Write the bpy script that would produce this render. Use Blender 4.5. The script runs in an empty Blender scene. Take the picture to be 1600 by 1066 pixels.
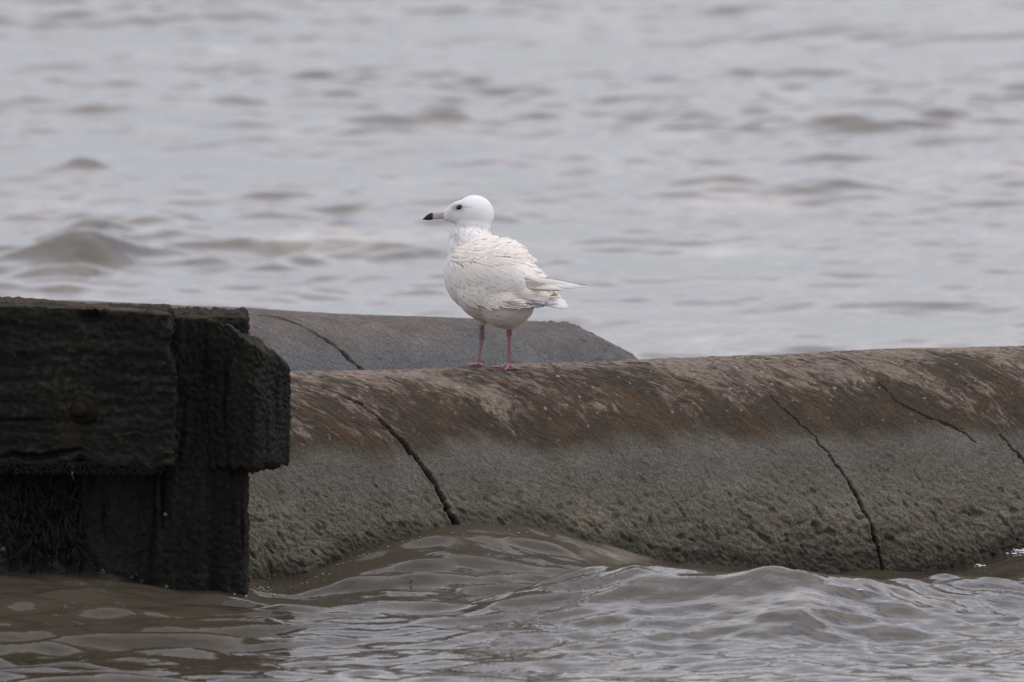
import bpy, bmesh, math, random
import numpy as np
from mathutils import Vector, Matrix
from mathutils.bvhtree import BVHTree

S = bpy.context.scene
C = S.collection
random.seed(7)
RNG = np.random.default_rng(11)
rad = math.radians

# ------------------------------------------------------------------ camera
F_PX = 25440.0                    # focal length in pixels of a 1600 px wide frame
PITCH = rad(4.5)
CAM_H = 3.709
cam_d = bpy.data.cameras.new('camera')
cam_d.sensor_width = 36.0
cam_d.lens = 36.0 * F_PX / 1600.0
cam_d.clip_start = 0.5
cam_d.clip_end = 6000
cam = bpy.data.objects.new('camera', cam_d)
C.objects.link(cam)
cam.location = (0, 0, CAM_H)
cam.rotation_euler = (math.pi / 2 - PITCH, 0, 0)
cam_d.dof.use_dof = True
cam_d.dof.focus_distance = 40.05
cam_d.dof.aperture_fstop = 8.0
S.camera = cam

# ------------------------------------------------------------------ sky and sun
SUN_EL, SUN_AZ = rad(60), rad(100)   # azimuth measured clockwise from +Y
w = bpy.data.worlds.new('World')
S.world = w
w.use_nodes = True
nt = w.node_tree
nt.nodes.clear()
def N(t, kind, **kw):
    n = t.nodes.new(kind)
    for k, v in kw.items():
        if k.startswith('i_'):
            n.inputs[k[2:].replace('_', ' ')].default_value = v
        else:
            setattr(n, k, v)
    return n
def ramp(t, stops, src=None, interp='LINEAR'):
    n = t.nodes.new('ShaderNodeValToRGB')
    cr = n.color_ramp
    cr.interpolation = interp
    while len(cr.elements) < len(stops):
        cr.elements.new(0.5)
    for e, (p, c) in zip(cr.elements, stops):
        e.position = p
        e.color = (c, c, c, 1) if isinstance(c, (int, float)) else (*c, 1)
    if src is not None:
        t.links.new(src, n.inputs[0])
    return n
out = N(nt, 'ShaderNodeOutputWorld')
bg = N(nt, 'ShaderNodeBackground')
bg.inputs['Strength'].default_value = 0.1
sky = N(nt, 'ShaderNodeTexSky', sky_type='NISHITA')
sky.sun_disc = False
sky.sun_elevation = SUN_EL
sky.sun_rotation = SUN_AZ
sky.air_density = 1.2
sky.dust_density = 1.5
tc = N(nt, 'ShaderNodeTexCoord')
mp = N(nt, 'ShaderNodeMapping')
mp.inputs['Scale'].default_value = (1.0, 1.0, 2.6)
nt.links.new(tc.outputs['Generated'], mp.inputs[0])
n1 = N(nt, 'ShaderNodeTexNoise', i_Scale=2.3, i_Detail=5.0, i_Roughness=0.55)
nt.links.new(mp.outputs[0], n1.inputs['Vector'])
cover = ramp(nt, [(0.42, 0.0), (0.54, 1.0)], n1.outputs['Fac'])
n2 = N(nt, 'ShaderNodeTexNoise', i_Scale=4.0, i_Detail=5.0, i_Roughness=0.5)
nt.links.new(mp.outputs[0], n2.inputs['Vector'])
cloud = ramp(nt, [(0.3, (7.5, 8.0, 9.9)), (0.60, (12.1, 11.6, 11.7))], n2.outputs['Fac'])
# clouds are brighter towards the zenith
sep = N(nt, 'ShaderNodeSeparateXYZ')
nt.links.new(tc.outputs['Generated'], sep.inputs[0])
zr = ramp(nt, [(0.0, 0.88), (0.3, 1.16), (1.0, 1.08)], sep.outputs['Z'])
mul = N(nt, 'ShaderNodeMix', data_type='RGBA', blend_type='MULTIPLY')
mul.inputs[0].default_value = 1.0
nt.links.new(cloud.outputs[0], mul.inputs[6])
nt.links.new(zr.outputs[0], mul.inputs[7])
mx = N(nt, 'ShaderNodeMix', data_type='RGBA')
nt.links.new(cover.outputs[0], mx.inputs[0])
thin = N(nt, 'ShaderNodeMix', data_type='RGBA', blend_type='MULTIPLY')     # thin bright veil over the blue gaps
thin.inputs[0].default_value = 1.0
thin.inputs[7].default_value = (1.5, 1.42, 1.62, 1)
nt.links.new(sky.outputs[0], thin.inputs[6])
nt.links.new(thin.outputs[2], mx.inputs[6])
nt.links.new(mul.outputs[2], mx.inputs[7])
nt.links.new(mx.outputs[2], bg.inputs['Color'])
nt.links.new(bg.outputs[0], out.inputs[0])

sd = bpy.data.lights.new('sun', 'SUN')
sd.energy = 0.9
sd.angle = rad(14)
sd.color = (1.0, 0.96, 0.9)
so = bpy.data.objects.new('sun', sd)
C.objects.link(so)
sv = Vector((math.sin(SUN_AZ) * math.cos(SUN_EL), math.cos(SUN_AZ) * math.cos(SUN_EL), math.sin(SUN_EL)))
so.rotation_euler = sv.to_track_quat('Z', 'Y').to_euler()
so.location = (0, 30, 20)

S.view_settings.view_transform = 'Standard'
S.view_settings.look = 'None'
S.view_settings.exposure = 0.0
S.view_settings.gamma = 1.0
S.view_settings.use_curve_mapping = False

# ------------------------------------------------------------------ maths helpers
def ray(u, v):
    """world direction through a photograph pixel: used to measure the place"""
    a = (u - 800.0) / F_PX
    b = -(v - 533.0) / F_PX
    cp, sp = math.cos(PITCH), math.sin(PITCH)
    return np.array([a, cp + b * sp, -sp + b * cp])
CAM = np.array([0.0, 0.0, CAM_H])
def at(u, v, y):
    d = ray(u, v)
    return CAM + d * (y / d[1])

PERM = np.random.default_rng(3).permutation(4096).astype(np.int64)
GR = np.random.default_rng(4).normal(size=(4096, 3))
GR /= np.linalg.norm(GR, axis=1)[:, None]
def pn(x, y, z, seed=0):
    x = np.asarray(x, float); y = np.asarray(y, float); z = np.asarray(z, float)
    x, y, z = np.broadcast_arrays(x, y, z)
    xi, yi, zi = np.floor(x).astype(np.int64), np.floor(y).astype(np.int64), np.floor(z).astype(np.int64)
    xf, yf, zf = x - xi, y - yi, z - zi
    f = lambda t: t * t * t * (t * (t * 6 - 15) + 10)
    u, v, ww = f(xf), f(yf), f(zf)
    r = 0
    for dx in (0, 1):
        for dy in (0, 1):
            for dz in (0, 1):
                h = PERM[(xi + dx + seed * 17) & 4095]
                h = PERM[(h + yi + dy) & 4095]
                h = PERM[(h + zi + dz) & 4095]
                g = GR[h]
                d = g[..., 0] * (xf - dx) + g[..., 1] * (yf - dy) + g[..., 2] * (zf - dz)
                wt = (u if dx else 1 - u) * (v if dy else 1 - v) * (ww if dz else 1 - ww)
                r = r + d * wt
    return r * 1.6
def fbm(x, y, z, octv=4, seed=0, gain=0.5):
    r, a = 0, 1.0
    for i in range(octv):
        r = r + a * pn(x * 2 ** i, y * 2 ** i, z * 2 ** i, seed + i * 5)
        a *= gain
    return r
def sstep(a, b, x):
    t = np.clip((x - a) / (b - a), 0, 1)
    return t * t * (3 - 2 * t)
def mixc(c, d, t):
    return c * (1 - t[:, None]) + np.array(d)[None, :] * t[:, None]

# ------------------------------------------------------------------ object helpers
def mesh_np(name, verts, faces, mat=None, parent=None, smooth=True, col=None):
    me = bpy.data.meshes.new(name)
    verts = np.asarray(verts, np.float32)
    faces = np.asarray(faces, np.int32)
    nv, nf, k = len(verts), len(faces), faces.shape[1]
    me.vertices.add(nv)
    me.vertices.foreach_set('co', verts.ravel())
    me.loops.add(nf * k)
    me.loops.foreach_set('vertex_index', faces.ravel())
    me.polygons.add(nf)
    me.polygons.foreach_set('loop_start', np.arange(0, nf * k, k, dtype=np.int32))
    me.polygons.foreach_set('loop_total', np.full(nf, k, np.int32))
    me.update(calc_edges=True)
    me.polygons.foreach_set('use_smooth', np.full(nf, smooth, bool))
    if col is not None:
        at_ = me.color_attributes.new('Col', 'FLOAT_COLOR', 'POINT')
        c4 = np.ones((nv, 4), np.float32)
        c4[:, :3] = col
        at_.data.foreach_set('color', c4.ravel())
    me.validate()
    o = bpy.data.objects.new(name, me)
    if mat: me.materials.append(mat)
    C.objects.link(o)
    if parent: o.parent = parent
    return o
def grid_faces(nu, nv, wrap_v=False):
    i = np.arange(nu - 1)[:, None]
    j = np.arange(nv if wrap_v else nv - 1)[None, :]
    j2 = (j + 1) % nv
    f = np.stack(np.broadcast_arrays(i * nv + j, (i + 1) * nv + j, (i + 1) * nv + j2, i * nv + j2), -1)
    return f.reshape(-1, 4)
def tag(o, label=None, cat=None, group=None, kind=None):
    if label: o['label'] = label
    if cat: o['category'] = cat
    if group: o['group'] = group
    if kind: o['kind'] = kind
    return o
def empty(name, loc=(0, 0, 0)):
    o = bpy.data.objects.new(name, None)
    C.objects.link(o)
    o.location = loc
    return o

def mat_new(name):
    m = bpy.data.materials.new(name)
    m.use_nodes = True
    t = m.node_tree
    b = t.nodes['Principled BSDF']
    return m, t, b
def col_mat(name, rough=0.8, spec=0.4, nscale=300.0, nmix=0.25, bump=0.3, bdist=0.002, detail=4.0, rough_var=0.0, stretch=(1, 1, 1)):
    """material whose pigment is the mesh's own colour map, broken up by fine procedural noise and bump"""
    m, t, b = mat_new(name)
    a = N(t, 'ShaderNodeVertexColor', layer_name='Col')
    tc = N(t, 'ShaderNodeTexCoord')
    mp = N(t, 'ShaderNodeMapping')
    mp.inputs['Scale'].default_value = stretch
    t.links.new(tc.outputs['Object'], mp.inputs[0])
    n = N(t, 'ShaderNodeTexNoise', i_Scale=nscale, i_Detail=detail, i_Roughness=0.6)
    t.links.new(mp.outputs[0], n.inputs['Vector'])
    r = ramp(t, [(0.25, 1 - nmix), (0.75, 1 + nmix)], n.outputs['Fac'])
    mu = N(t, 'ShaderNodeMix', data_type='RGBA', blend_type='MULTIPLY')
    mu.inputs[0].default_value = 1.0
    t.links.new(a.outputs['Color'], mu.inputs[6])
    t.links.new(r.outputs[0], mu.inputs[7])
    t.links.new(mu.outputs[2], b.inputs['Base Color'])
    b.inputs['Roughness'].default_value = rough
    b.inputs['Specular IOR Level'].default_value = spec
    if rough_var:
        rr = ramp(t, [(0.3, rough - rough_var), (0.7, rough + rough_var)], n.outputs['Fac'])
        t.links.new(rr.outputs[0], b.inputs['Roughness'])
    bp = N(t, 'ShaderNodeBump')
    bp.inputs['Strength'].default_value = bump
    bp.inputs['Distance'].default_value = bdist
    t.links.new(n.outputs['Fac'], bp.inputs['Height'])
    t.links.new(bp.outputs[0], b.inputs['Normal'])
    return m

# ------------------------------------------------------------------ the two pipes: measured axes
R_PIPE = 0.46
TH = rad(24.0)
P1 = np.array([-0.047, 40.0, 0.04])
A1 = np.array([math.cos(TH), math.sin(TH), 0.0])
PSI = rad(4.2)
P2 = np.array([-0.25, 41.5, 0.045])
A2 = np.array([math.cos(TH) * math.cos(PSI), math.sin(TH) * math.cos(PSI), -math.sin(PSI)])

def frame(A):
    F = np.cross(A, [0, 0, 1.0]); F /= np.linalg.norm(F)      # towards the camera side
    if F[1] > 0: F = -F
    U = np.cross(F, A)
    if U[2] < 0: U = -U
    return F, U
def hit_pipe(u, v, P, A, R=R_PIPE):
    """(s, phi) of the pipe surface seen at a pixel of the photograph; phi 0 = top, + towards the camera"""
    F, U = frame(A)
    d = ray(u, v); o = CAM - P
    df, du, of, ou = d @ F, d @ U, o @ F, o @ U
    a = df * df + du * du; b = 2 * (df * of + du * ou); c = of * of + ou * ou - R * R
    disc = max(b * b - 4 * a * c, 0)
    t = (-b - math.sqrt(disc)) / (2 * a)
    p = CAM + d * t
    q = p - P
    return q @ A, math.atan2(q @ F, q @ U), p

def polyline_dist(s, a, pts):
    """distance and parameter (0..1) of every (s,a) from a polyline"""
    best = np.full(s.shape, 1e9); par = np.zeros(s.shape)
    seg = [math.dist(pts[i], pts[i + 1]) for i in range(len(pts) - 1)]
    tot = sum(seg); acc = 0
    for i in range(len(pts) - 1):
        ax, ay = pts[i]; bx, by = pts[i + 1]
        L2 = (bx - ax) ** 2 + (by - ay) ** 2 + 1e-12
        t = np.clip(((s - ax) * (bx - ax) + (a - ay) * (by - ay)) / L2, 0, 1)
        d = np.hypot(s - ax - t * (bx - ax), a - ay - t * (by - ay))
        m = d < best
        best[m] = d[m]; par[m] = (acc + t[m] * seg[i]) / tot
        acc += seg[i]
    return best, par

wl = []
for u, v in [(395, 912), (440, 910), (480, 903), (510, 888), (545, 868), (600, 850), (650, 836), (700, 825), (740, 821), (800, 824), (850, 831), (900, 842), (960, 858), (1010, 869), (1060, 876), (1120, 881), (1180, 885), (1260, 889), (1330, 893), (1400, 894), (1470, 890), (1520, 882), (1560, 868), (1600, 851), (1660, 850), (1760, 885), (1900, 890)]:
    p = hit_pipe(u, v, P1, A1)[2]
    wl.append((p[0], p[1], p[2]))
for u, v in [(-120, 905), (-60, 900), (0, 894), (60, 895), (130, 899), (180, 908), (230, 918), (270, 924), (320, 925), (375, 918)]:
    p = at(u, v, 38.82)
    wl.append((p[0], p[1], p[2]))
wl.sort()
wl = np.array(wl)


def build_pipe(name, P, A, s_fine, s_range, cracks, style, ds=0.003):
    F, U = frame(A)
    s0, s1 = s_fine
    s = np.concatenate([np.arange(s_range[0], s0, 0.03), np.arange(s0, s1, ds), np.arange(s1, s_range[1], 0.03) if s_range[1] > s1 + .03 else np.array([s1])])
    dphi = ds / R_PIPE
    phi = np.concatenate([np.arange(-math.pi, -0.55, 0.05), np.arange(-0.55, 1.9, dphi), np.arange(1.9, math.pi - 0.03, 0.05)])
    nS, nP = len(s), len(phi)
    SS, PP = np.meshgrid(s, phi, indexing='ij')
    AA = PP * R_PIPE
    S_, P_, A_ = SS.ravel(), PP.ravel(), AA.ravel()
    base = P + S_[:, None] * A + R_PIPE * (np.cos(P_)[:, None] * U + np.sin(P_)[:, None] * F)
    z = base[:, 2]
    x, y = base[:, 0], base[:, 1]
    k = style['skew']
    T = S_ - k * A_ + 0.035 * fbm(S_ * 3.1, A_ * 4.5, 0, 3, 2) + 0.006 * fbm(S_ * 22, A_ * 22, 0, 2, 3)                       # streaks run along lines of constant T
    if style['front']:
        lvl = 0.325 + 0.03 * fbm(S_ * 1.7, 0, 0, 3, 41) + 0.025 * fbm(T * 9, A_ * 1.5, 0, 3, 42)
        brown = sstep(-0.03, 0.03, z - lvl)
    else:
        lvl = 0.455 + 0.03 * fbm(T * 6, A_ * 2, 0, 3, 41)
        brown = sstep(-0.05, 0.03, z - lvl) * 0.6
    wet = 1 - brown
    rough = sstep(0.36, 0.02, z)
    disp = 0.008 * fbm(S_ * 1.3, A_ * 1.3, 1.0, 2, 1)
    # pitted, lumpy skin: grows coarser towards the water
    wx, wy = T * 1.0 + 0.004 * pn(S_ * 60, A_ * 60, 3), A_
    lump = fbm(wx * 100, wy * 78, 0.5, 3, 7, 0.6)
    disp += (0.0012 + 0.0032 * rough) * lump
    disp += 0.0035 * rough * fbm(S_ * 22, A_ * 30, 0.5, 2, 9)
    pits = sstep(0.38, 0.7, fbm(wx * 40, wy * 34, 4.2, 2, 15)) * (0.15 + rough)
    disp -= 0.006 * pits
    # stringy ridges along the streaks on the dry crown
    streak = fbm(T * 55, A_ * 7, 0, 4, 21)
    disp += 0.0022 * streak * brown
    dark = np.zeros_like(z)
    for pts, w0, w1, w2, depth in cracks:
        q = [hit_pipe(u, v, P, A)[:2] for u, v in pts]
        q = [(a, b * R_PIPE) for a, b in q]
        jx = 0.0055 * pn(S_ * 45, A_ * 45, 0, 31) + 0.002 * pn(S_ * 130, A_ * 130, 0, 32)
        jy = 0.0055 * pn(S_ * 45, A_ * 45, 9, 33)
        near = (S_ > min(a for a, _ in q) - .06) & (S_ < max(a for a, _ in q) + .06)
        idx = np.nonzero(near)[0]
        dd, par = polyline_dist(S_[idx] + jx[idx], A_[idx] + jy[idx], q)
        wd = 0.82 * np.interp(par, [0, 0.5, 1], [w0, w1, w2]) * (1 + 0.45 * pn(par * 30, 0, 0, 35) + 0.3 * pn(par * 90, 0, 0, 36))
        g = np.exp(-(dd / np.maximum(wd, 0.0012)) ** 4)
        disp[idx] -= depth * g
        lip = np.exp(-((dd - wd * 1.7) / (wd * 0.9)) ** 2)
        disp[idx] += 0.0012 * lip * depth / 0.02
        dark[idx] = np.maximum(dark[idx], np.exp(-(dd / (wd * 1.05)) ** 4) * min(1, depth / 0.014))
    if style.get('end'):
        # worn rim of the open end: bites and a rounded edge
        disp -= 0.46 * np.sqrt(np.maximum(S_ - TAP2, 0) ** 2 + 0.0) * (1 + 0.25 * fbm(P_ * 5, 0, 0, 2, 55))
        disp += 0.004 * sstep(0.3, .6, fbm(P_ * 25, S_ * 25, 0, 2, 53)) * (S_ > TAP2 - .05)
        e = style['end'] - S_ + 0.012 * fbm(P_ * 9, 0, 0, 3, 51)
        disp -= 0.012 * np.exp(-np.maximum(e, 0) / 0.015)
        disp -= 0.012 * sstep(0.1, 0.5, fbm(P_ * 14, S_ * 6, 0, 2, 52)) * np.exp(-np.maximum(e, 0) / 0.06)
    # ---------------- pigment
    n1_ = fbm(x * 9, y * 9, z * 9, 4, 61)
    n2_ = fbm(wx * 90, wy * 70, 2, 3, 62)
    grey = np.tile(np.array(style['grey']), (len(z), 1)) * (1 + 0.16 * n1_ + 0.20 * n2_)[:, None]
    olive = sstep(0.30, 0.08, z + 0.05 * n1_) * style['olive']
    grey = grey * (1 - olive[:, None]) + olive[:, None] * np.array([0.172, 0.150, 0.098]) * (1 + 0.15 * n1_ + 0.3 * n2_)[:, None]
    low = sstep(0.16, 0.0, z + 0.04 * n1_) * style['olive']
    grey = mixc(grey, (0.062, 0.060, 0.044), 0.75 * low)
    warm = sstep(0.15, 0.75, fbm(x * 16, y * 16, z * 16, 3, 63)) * 0.35 * rough
    grey = mixc(grey, (0.12, 0.092, 0.066), warm)
    st = fbm(T * 11, A_ * 4.2, 3, 5, 71, 0.65)
    st2 = fbm(T * 75, A_ * 30, 3, 3, 72, 0.7)
    dry = sstep(-0.35, 0.75, 0.6 * st + 0.55 * st2 + 0.6 * fbm(S_ * 5, A_ * 4, 9, 3, 78) + (z - lvl - 0.125) * (8.5 if style['front'] else 1.0))
    bc = np.tile(np.array(style['dark']), (len(z), 1))
    bc = bc * (1 + 0.25 * n1_ + 0.22 * st2)[:, None]
    orange = sstep(0.1, 0.6, fbm(T * 12, A_ * 8, 7, 3, 73)) * 0.5 * (1 - dry)
    bc = mixc(bc, style['rust'], orange)
    pale = np.tile(np.array(style['pale']), (len(z), 1)) * (1 + 0.22 * st2 + 0.12 * n1_)[:, None]
    bc = bc * (1 - dry[:, None]) + pale * dry[:, None]
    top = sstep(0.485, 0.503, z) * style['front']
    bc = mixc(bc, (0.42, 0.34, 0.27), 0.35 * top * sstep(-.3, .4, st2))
    colr = grey * (1 - brown[:, None]) + bc * brown[:, None]
    if style['front']:
        wz = np.interp(x, wl[:, 0], wl[:, 2])
        band = sstep(0.055, 0.015, z - wz + 0.022 * fbm(x * 11, A_ * 6, 0, 3, 88))
        colr = mixc(colr, (0.035, 0.034, 0.025), 0.55 * band)
        silt = sstep(0.1, 0.6, fbm(x * 4, A_ * 7, 5, 4, 89)) * wet
        colr = colr * (1 + 0.22 * silt - 0.10 * sstep(-0.1, -0.6, fbm(x * 4, A_ * 7, 5, 4, 89)))[:, None]
    # scattered pale grit
    grit = sstep(0.62, 0.75, pn(S_ * 75, A_ * 75, 0, 81)) * sstep(0.0, 0.5, z - (0.25 if style['front'] else 0.4)) * 2.2
    colr = mixc(colr, (0.50, 0.38, 0.27), np.clip(grit, 0, 0.75))
    # shade inside the cracks painted into the colour, pits darkened too
    colr = mixc(colr, (0.03, 0.03, 0.02), 0.5 * np.clip(pits, 0, 1))
    colr = mixc(colr, (0.012, 0.012, 0.009), np.clip(dark, 0, 0.95))
    V = P + S_[:, None] * A + (R_PIPE + disp)[:, None] * (np.cos(P_)[:, None] * U + np.sin(P_)[:, None] * F)
    f = grid_faces(nS, nP, wrap_v=True)
    nv = len(V)
    if style.get('end'):
        # pipe wall thickness: turn the end inwards and run back up the bore
        ring = np.arange((nS - 1) * nP, nS * nP)
        rings = [ring]
        extra_v, extra_c = [], []
        for dr, dsx in ((0.004, 0.010), (0.05, 0.012), (0.085, -0.005), (0.09, -0.8)):
            cen = P + (s[-1] + dsx) * A
            vv = cen + (R_PIPE + disp[ring] - dr)[:, None] * (np.cos(phi)[:, None] * U + np.sin(phi)[:, None] * F)
            extra_v.append(vv); extra_c.append(colr[ring] * 0.8)
            rings.append(np.arange(nv, nv + nP)); nv += nP
        V = np.vstack([V] + extra_v); colr = np.vstack([colr] + extra_c)
        for a, b in zip(rings[:-1], rings[1:]):
            f = np.vstack([f, np.stack([a, b, np.roll(b, -1), np.roll(a, -1)], 1)])
    m = col_mat(name + '_skin', rough=0.82, spec=0.25, nscale=210, nmix=0.55, bump=0.9, bdist=0.005)
    return mesh_np(name, V, f, m, col=np.clip(colr, 0.004, 0.9))

C1 = [(448, 592), (478, 599.6), (520, 614.6), (559, 632.6), (589, 655), (610, 676), (634, 700), (658, 730), (679, 757), (700, 802), (715, 824), (726, 850), (734, 880)]
q0 = hit_pipe(559, 632.6, P1, A1); q1 = hit_pipe(679, 757, P1, A1)
SKEW = (q1[0] - q0[0]) / ((q1[1] - q0[1]) * R_PIPE)
cr1 = [(C1, 0.0016, 0.005, 0.0085, 0.03),
       ([(1205, 618), (1210, 625), (1240, 652), (1270, 680), (1305, 722), (1335, 770), (1355, 810), (1370, 850), (1380, 897), (1385, 930)], 0.0006, 0.0030, 0.005, 0.020),
       ([(1372, 596), (1400, 627), (1445, 650), (1475, 662), (1500, 672), (1524, 692)], 0.0010, 0.0026, 0.0024, 0.012),
       ([(1462, 655), (1482, 662), (1504, 670)], 0.001, 0.004, 0.001, 0.008),
       ([(1562, 680), (1577, 697), (1600, 722), (1625, 765), (1645, 820)], 0.0012, 0.004, 0.005, 0.02),
       ([(1282, 556), (1336, 560), (1375, 566), (1405, 574), (1435, 588), (1465, 603)], 0.0018, 0.0022, 0.0012, 0.008),
       ([(1369, 722), (1378, 752), (1390, 790)], 0.001, 0.0018, 0.001, 0.004)]
pipe1 = build_pipe('concrete_pipe', P1, A1, (-0.98, 1.62), (-4.0, 5.5), cr1,
                   dict(front=1, skew=SKEW, grey=(0.120, 0.109, 0.086), olive=0.8, dark=(0.053, 0.037, 0.022), pale=(0.19, 0.147, 0.110), rust=(0.095, 0.056, 0.027)))
tag(pipe1, 'long round concrete pipe with brown stained crown and dark cracks under the gull', 'pipe')
TAP2 = hit_pipe(912, 516, P2, A2)[0]
END2 = TAP2 + 0.20
cr2 = [([(385, 492.5), (430, 497), (460, 506.5), (496, 526), (526, 545.5), (547, 565), (565, 580), (590, 615)], 0.0015, 0.004, 0.0065, 0.025)]
pipe2 = build_pipe('concrete_pipe', P2, A2, (-0.75, END2), (-4.0, END2), cr2,
                   dict(front=0, skew=SKEW, grey=(0.118, 0.118, 0.114), olive=0.0, dark=(0.125, 0.098, 0.078), pale=(0.19, 0.15, 0.125), rust=(0.22, 0.11, 0.07), end=END2))
tag(pipe2, 'grey speckled concrete pipe behind the gull legs, its broken end sinking into the water', 'pipe')

# ------------------------------------------------------------------ water
# measured height of the water along the front of the pipe and the timbers
def axis_pts(lo, hi, step, far_lo, far_hi, g=1.12):
    mid = list(np.arange(lo, hi, step))
    up, st = [hi], step
    while up[-1] < far_hi:
        st *= g; up.append(up[-1] + st)
    dn, st = [], step; c = lo
    while c > far_lo:
        st *= g; c -= st; dn.append(c)
    return np.array(dn[::-1] + mid + up)
xs = axis_pts(-2.4, 2.4, 0.012, -900, 900)
ys = axis_pts(45.0, 71.0, 0.024, 45.0, 2500)
ys = np.concatenate([axis_pts(36.3, 44.99, 0.016, -60, 44.99), ys])
X, Y = np.meshgrid(xs, ys, indexing='ij')
X = X.ravel(); Y = Y.ravel()
stepx = np.interp(X, xs, np.gradient(xs)); stepy = np.interp(Y, ys, np.gradient(ys))
stp = np.maximum(stepx, stepy)
H = np.zeros_like(X); DX = np.zeros_like(X); DY = np.zeros_like(X)
gust = 0.85 + 0.6 * fbm(X * 0.35 + 3, Y * 0.16, 0, 2, 91)
gust = np.clip(gust, 0.65, 1.5) * np.where(Y < 41, 1.15, 1.0)
gx = np.arange(-4, 4, 0.01)
ker = np.exp(-(np.arange(-30, 31) * 0.01 / 0.075) ** 2); ker /= ker.sum()
sm = lambda q: np.convolve(np.pad(np.interp(gx, wl[:, 0], q), 30, mode='edge'), ker, 'valid')
yl = np.interp(X, gx, sm(wl[:, 1]))
zl = np.interp(X, gx, sm(wl[:, 2]))
near = np.exp(-(np.maximum(yl - Y, 0) / 0.55) ** 2) * np.exp(-(np.maximum(Y - yl - 0.6, 0) / 0.6) ** 2)
near *= np.exp(-(np.maximum(np.abs(X - 0.2) - 1.6, 0) / 0.6) ** 2)
lee = 1 - 0.2 * np.exp(-(np.maximum(yl - 0.2 - Y, 0) / 2.5) ** 2) * (Y < yl + .2)     # calmer water this side of the pipe
NW = 110
lam = np.exp(np.linspace(math.log(0.07), math.log(2.4), NW))
for i, L in enumerate(lam):
    spread = rad(30) if L > 0.5 else rad(42)
    th = RNG.normal(rad(-90 + 8), spread)
    dx, dy = math.cos(th), math.sin(th)
    kk = 2 * math.pi / L
    slope = 0.0205 * (1.15 if L < 0.35 else 0.72 if L < .8 else 0.62) * RNG.uniform(0.6, 1.3)
    amp = slope / kk
    ph = kk * (dx * X + dy * Y) + RNG.uniform(0, 6.28)
    fade = np.clip(L / (stp * 4) - 0.5, 0, 1)
    if L < 0.7: a = amp * gust * fade * (lee if L > .2 else (0.5 + .5 * lee))
    else: a = amp * fade * (1 - near) * lee
    H += a * np.sin(ph)
    q = 0.75 * a
    DX += q * dx * np.cos(ph); DY += q * dy * np.cos(ph)
H = H * (1 - 0.25 * near) + zl * near
# three short steep waves standing up in the open water
for u_, v_, wx_, wy_, hh in [(95, 405, 0.30, 0.16, 0.075), (40, 432, 0.36, 0.13, 0.05), (150, 372, 0.16, 0.12, 0.04), (490, 425, 0.28, 0.16, 0.035), (1380, 190, 0.32, 0.22, 0.05), (115, 272, 0.12, 0.12, 0.04), (1130, 300, 0.5, 0.2, 0.03)]:
    d_ = ray(u_, v_); p_ = CAM + d_ * (-CAM_H / d_[2])
    ddx = (X - p_[0]) / wx_; ddy = (Y - p_[1] - 0.10 * np.sin((X - p_[0]) * 6)) / wy_
    H += hh * np.exp(-ddx ** 2) * np.exp(-ddy ** 2) * (1 + 0.3 * np.sin(X * 13))
# steep little chop thrown back by the timbers and over the hump
chop = np.exp(-((X + 1.15) / 0.75) ** 2 - (np.maximum(np.abs(Y - 37.9) - 0.75, 0) / 0.3) ** 2)
chop2 = np.exp(-((X + 0.02) / 0.55) ** 2 - ((Y - 39.2) / 0.6) ** 2)
chop3 = sstep(-.6, .1, X) * np.exp(-((X - 1.0) / 1.5) ** 2 - ((Y - 38.1) / 1.0) ** 2)
for i in range(44):
    L_ = math.exp(RNG.uniform(math.log(0.06), math.log(0.26)))
    th = RNG.normal(rad(-87), rad(12)); kk = 2 * math.pi / L_
    ph = kk * (math.cos(th) * X + math.sin(th) * Y) + RNG.uniform(0, 6.28) + 0.9 * np.sin(X * 3.5 + i) + 0.5 * np.sin(X * 9 + 2 * i)
    H += (0.075 * chop + (0.085 if L_ < 0.16 else 0.01) * chop2) / kk * np.sin(ph)
for i in range(46):
    L_ = math.exp(RNG.uniform(math.log(0.05), math.log(0.24)))
    th = RNG.normal(rad(-80), rad(48)); kk = 2 * math.pi / L_
    H += 0.026 * chop3 / kk * np.sin(kk * (math.cos(th) * X + math.sin(th) * Y) + RNG.uniform(0, 6.28) + 1.2 * np.sin(X * 4 + i) + 0.8 * np.sin(Y * 5 + 2 * i))
# a low swell crest running in front of the pipe, hiding its foot on the right
cr = np.array([at(u, v, yy) for u, v, yy in [(700, 900, 38.5), (780, 880, 38.6), (850, 866, 38.7), (920, 872, 38.7), (1000, 878, 38.7), (1060, 881, 38.7), (1130, 888, 38.65), (1200, 887, 38.6), (1250, 886, 38.6), (1320, 891, 38.7), (1400, 897, 38.8), (1480, 899, 38.9), (1600, 902, 39.0), (1800, 915, 39.1)]])
cw = np.interp(X, [-0.35, -0.1, 0.1, 0.3, 1.2, 2.0], [0, 0.12, 0.5, 1, 1, 0])
yc_ = np.interp(X, cr[:, 0], cr[:, 1]) + 0.03 * np.sin(X * 7)
dyc = Y - yc_
H += cw * (np.interp(X, cr[:, 0], cr[:, 2]) - 0.012) * np.where(dyc < 0, np.exp(-(dyc / 0.42) ** 2), np.exp(-(dyc / 0.22) ** 2))
keep = 1 - near
V = np.stack([X + DX * keep, Y + DY * keep, H], 1)
m, t, b = mat_new('river_water')
tcn = N(t, 'ShaderNodeTexCoord')
mpn = N(t, 'ShaderNodeMapping'); mpn.inputs['Scale'].default_value = (0.55, 0.28, 1)
t.links.new(tcn.outputs['Object'], mpn.inputs[0])
nn = N(t, 'ShaderNodeTexNoise', i_Scale=2.2, i_Detail=5.0, i_Roughness=0.6)
t.links.new(mpn.outputs[0], nn.inputs['Vector'])
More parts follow.
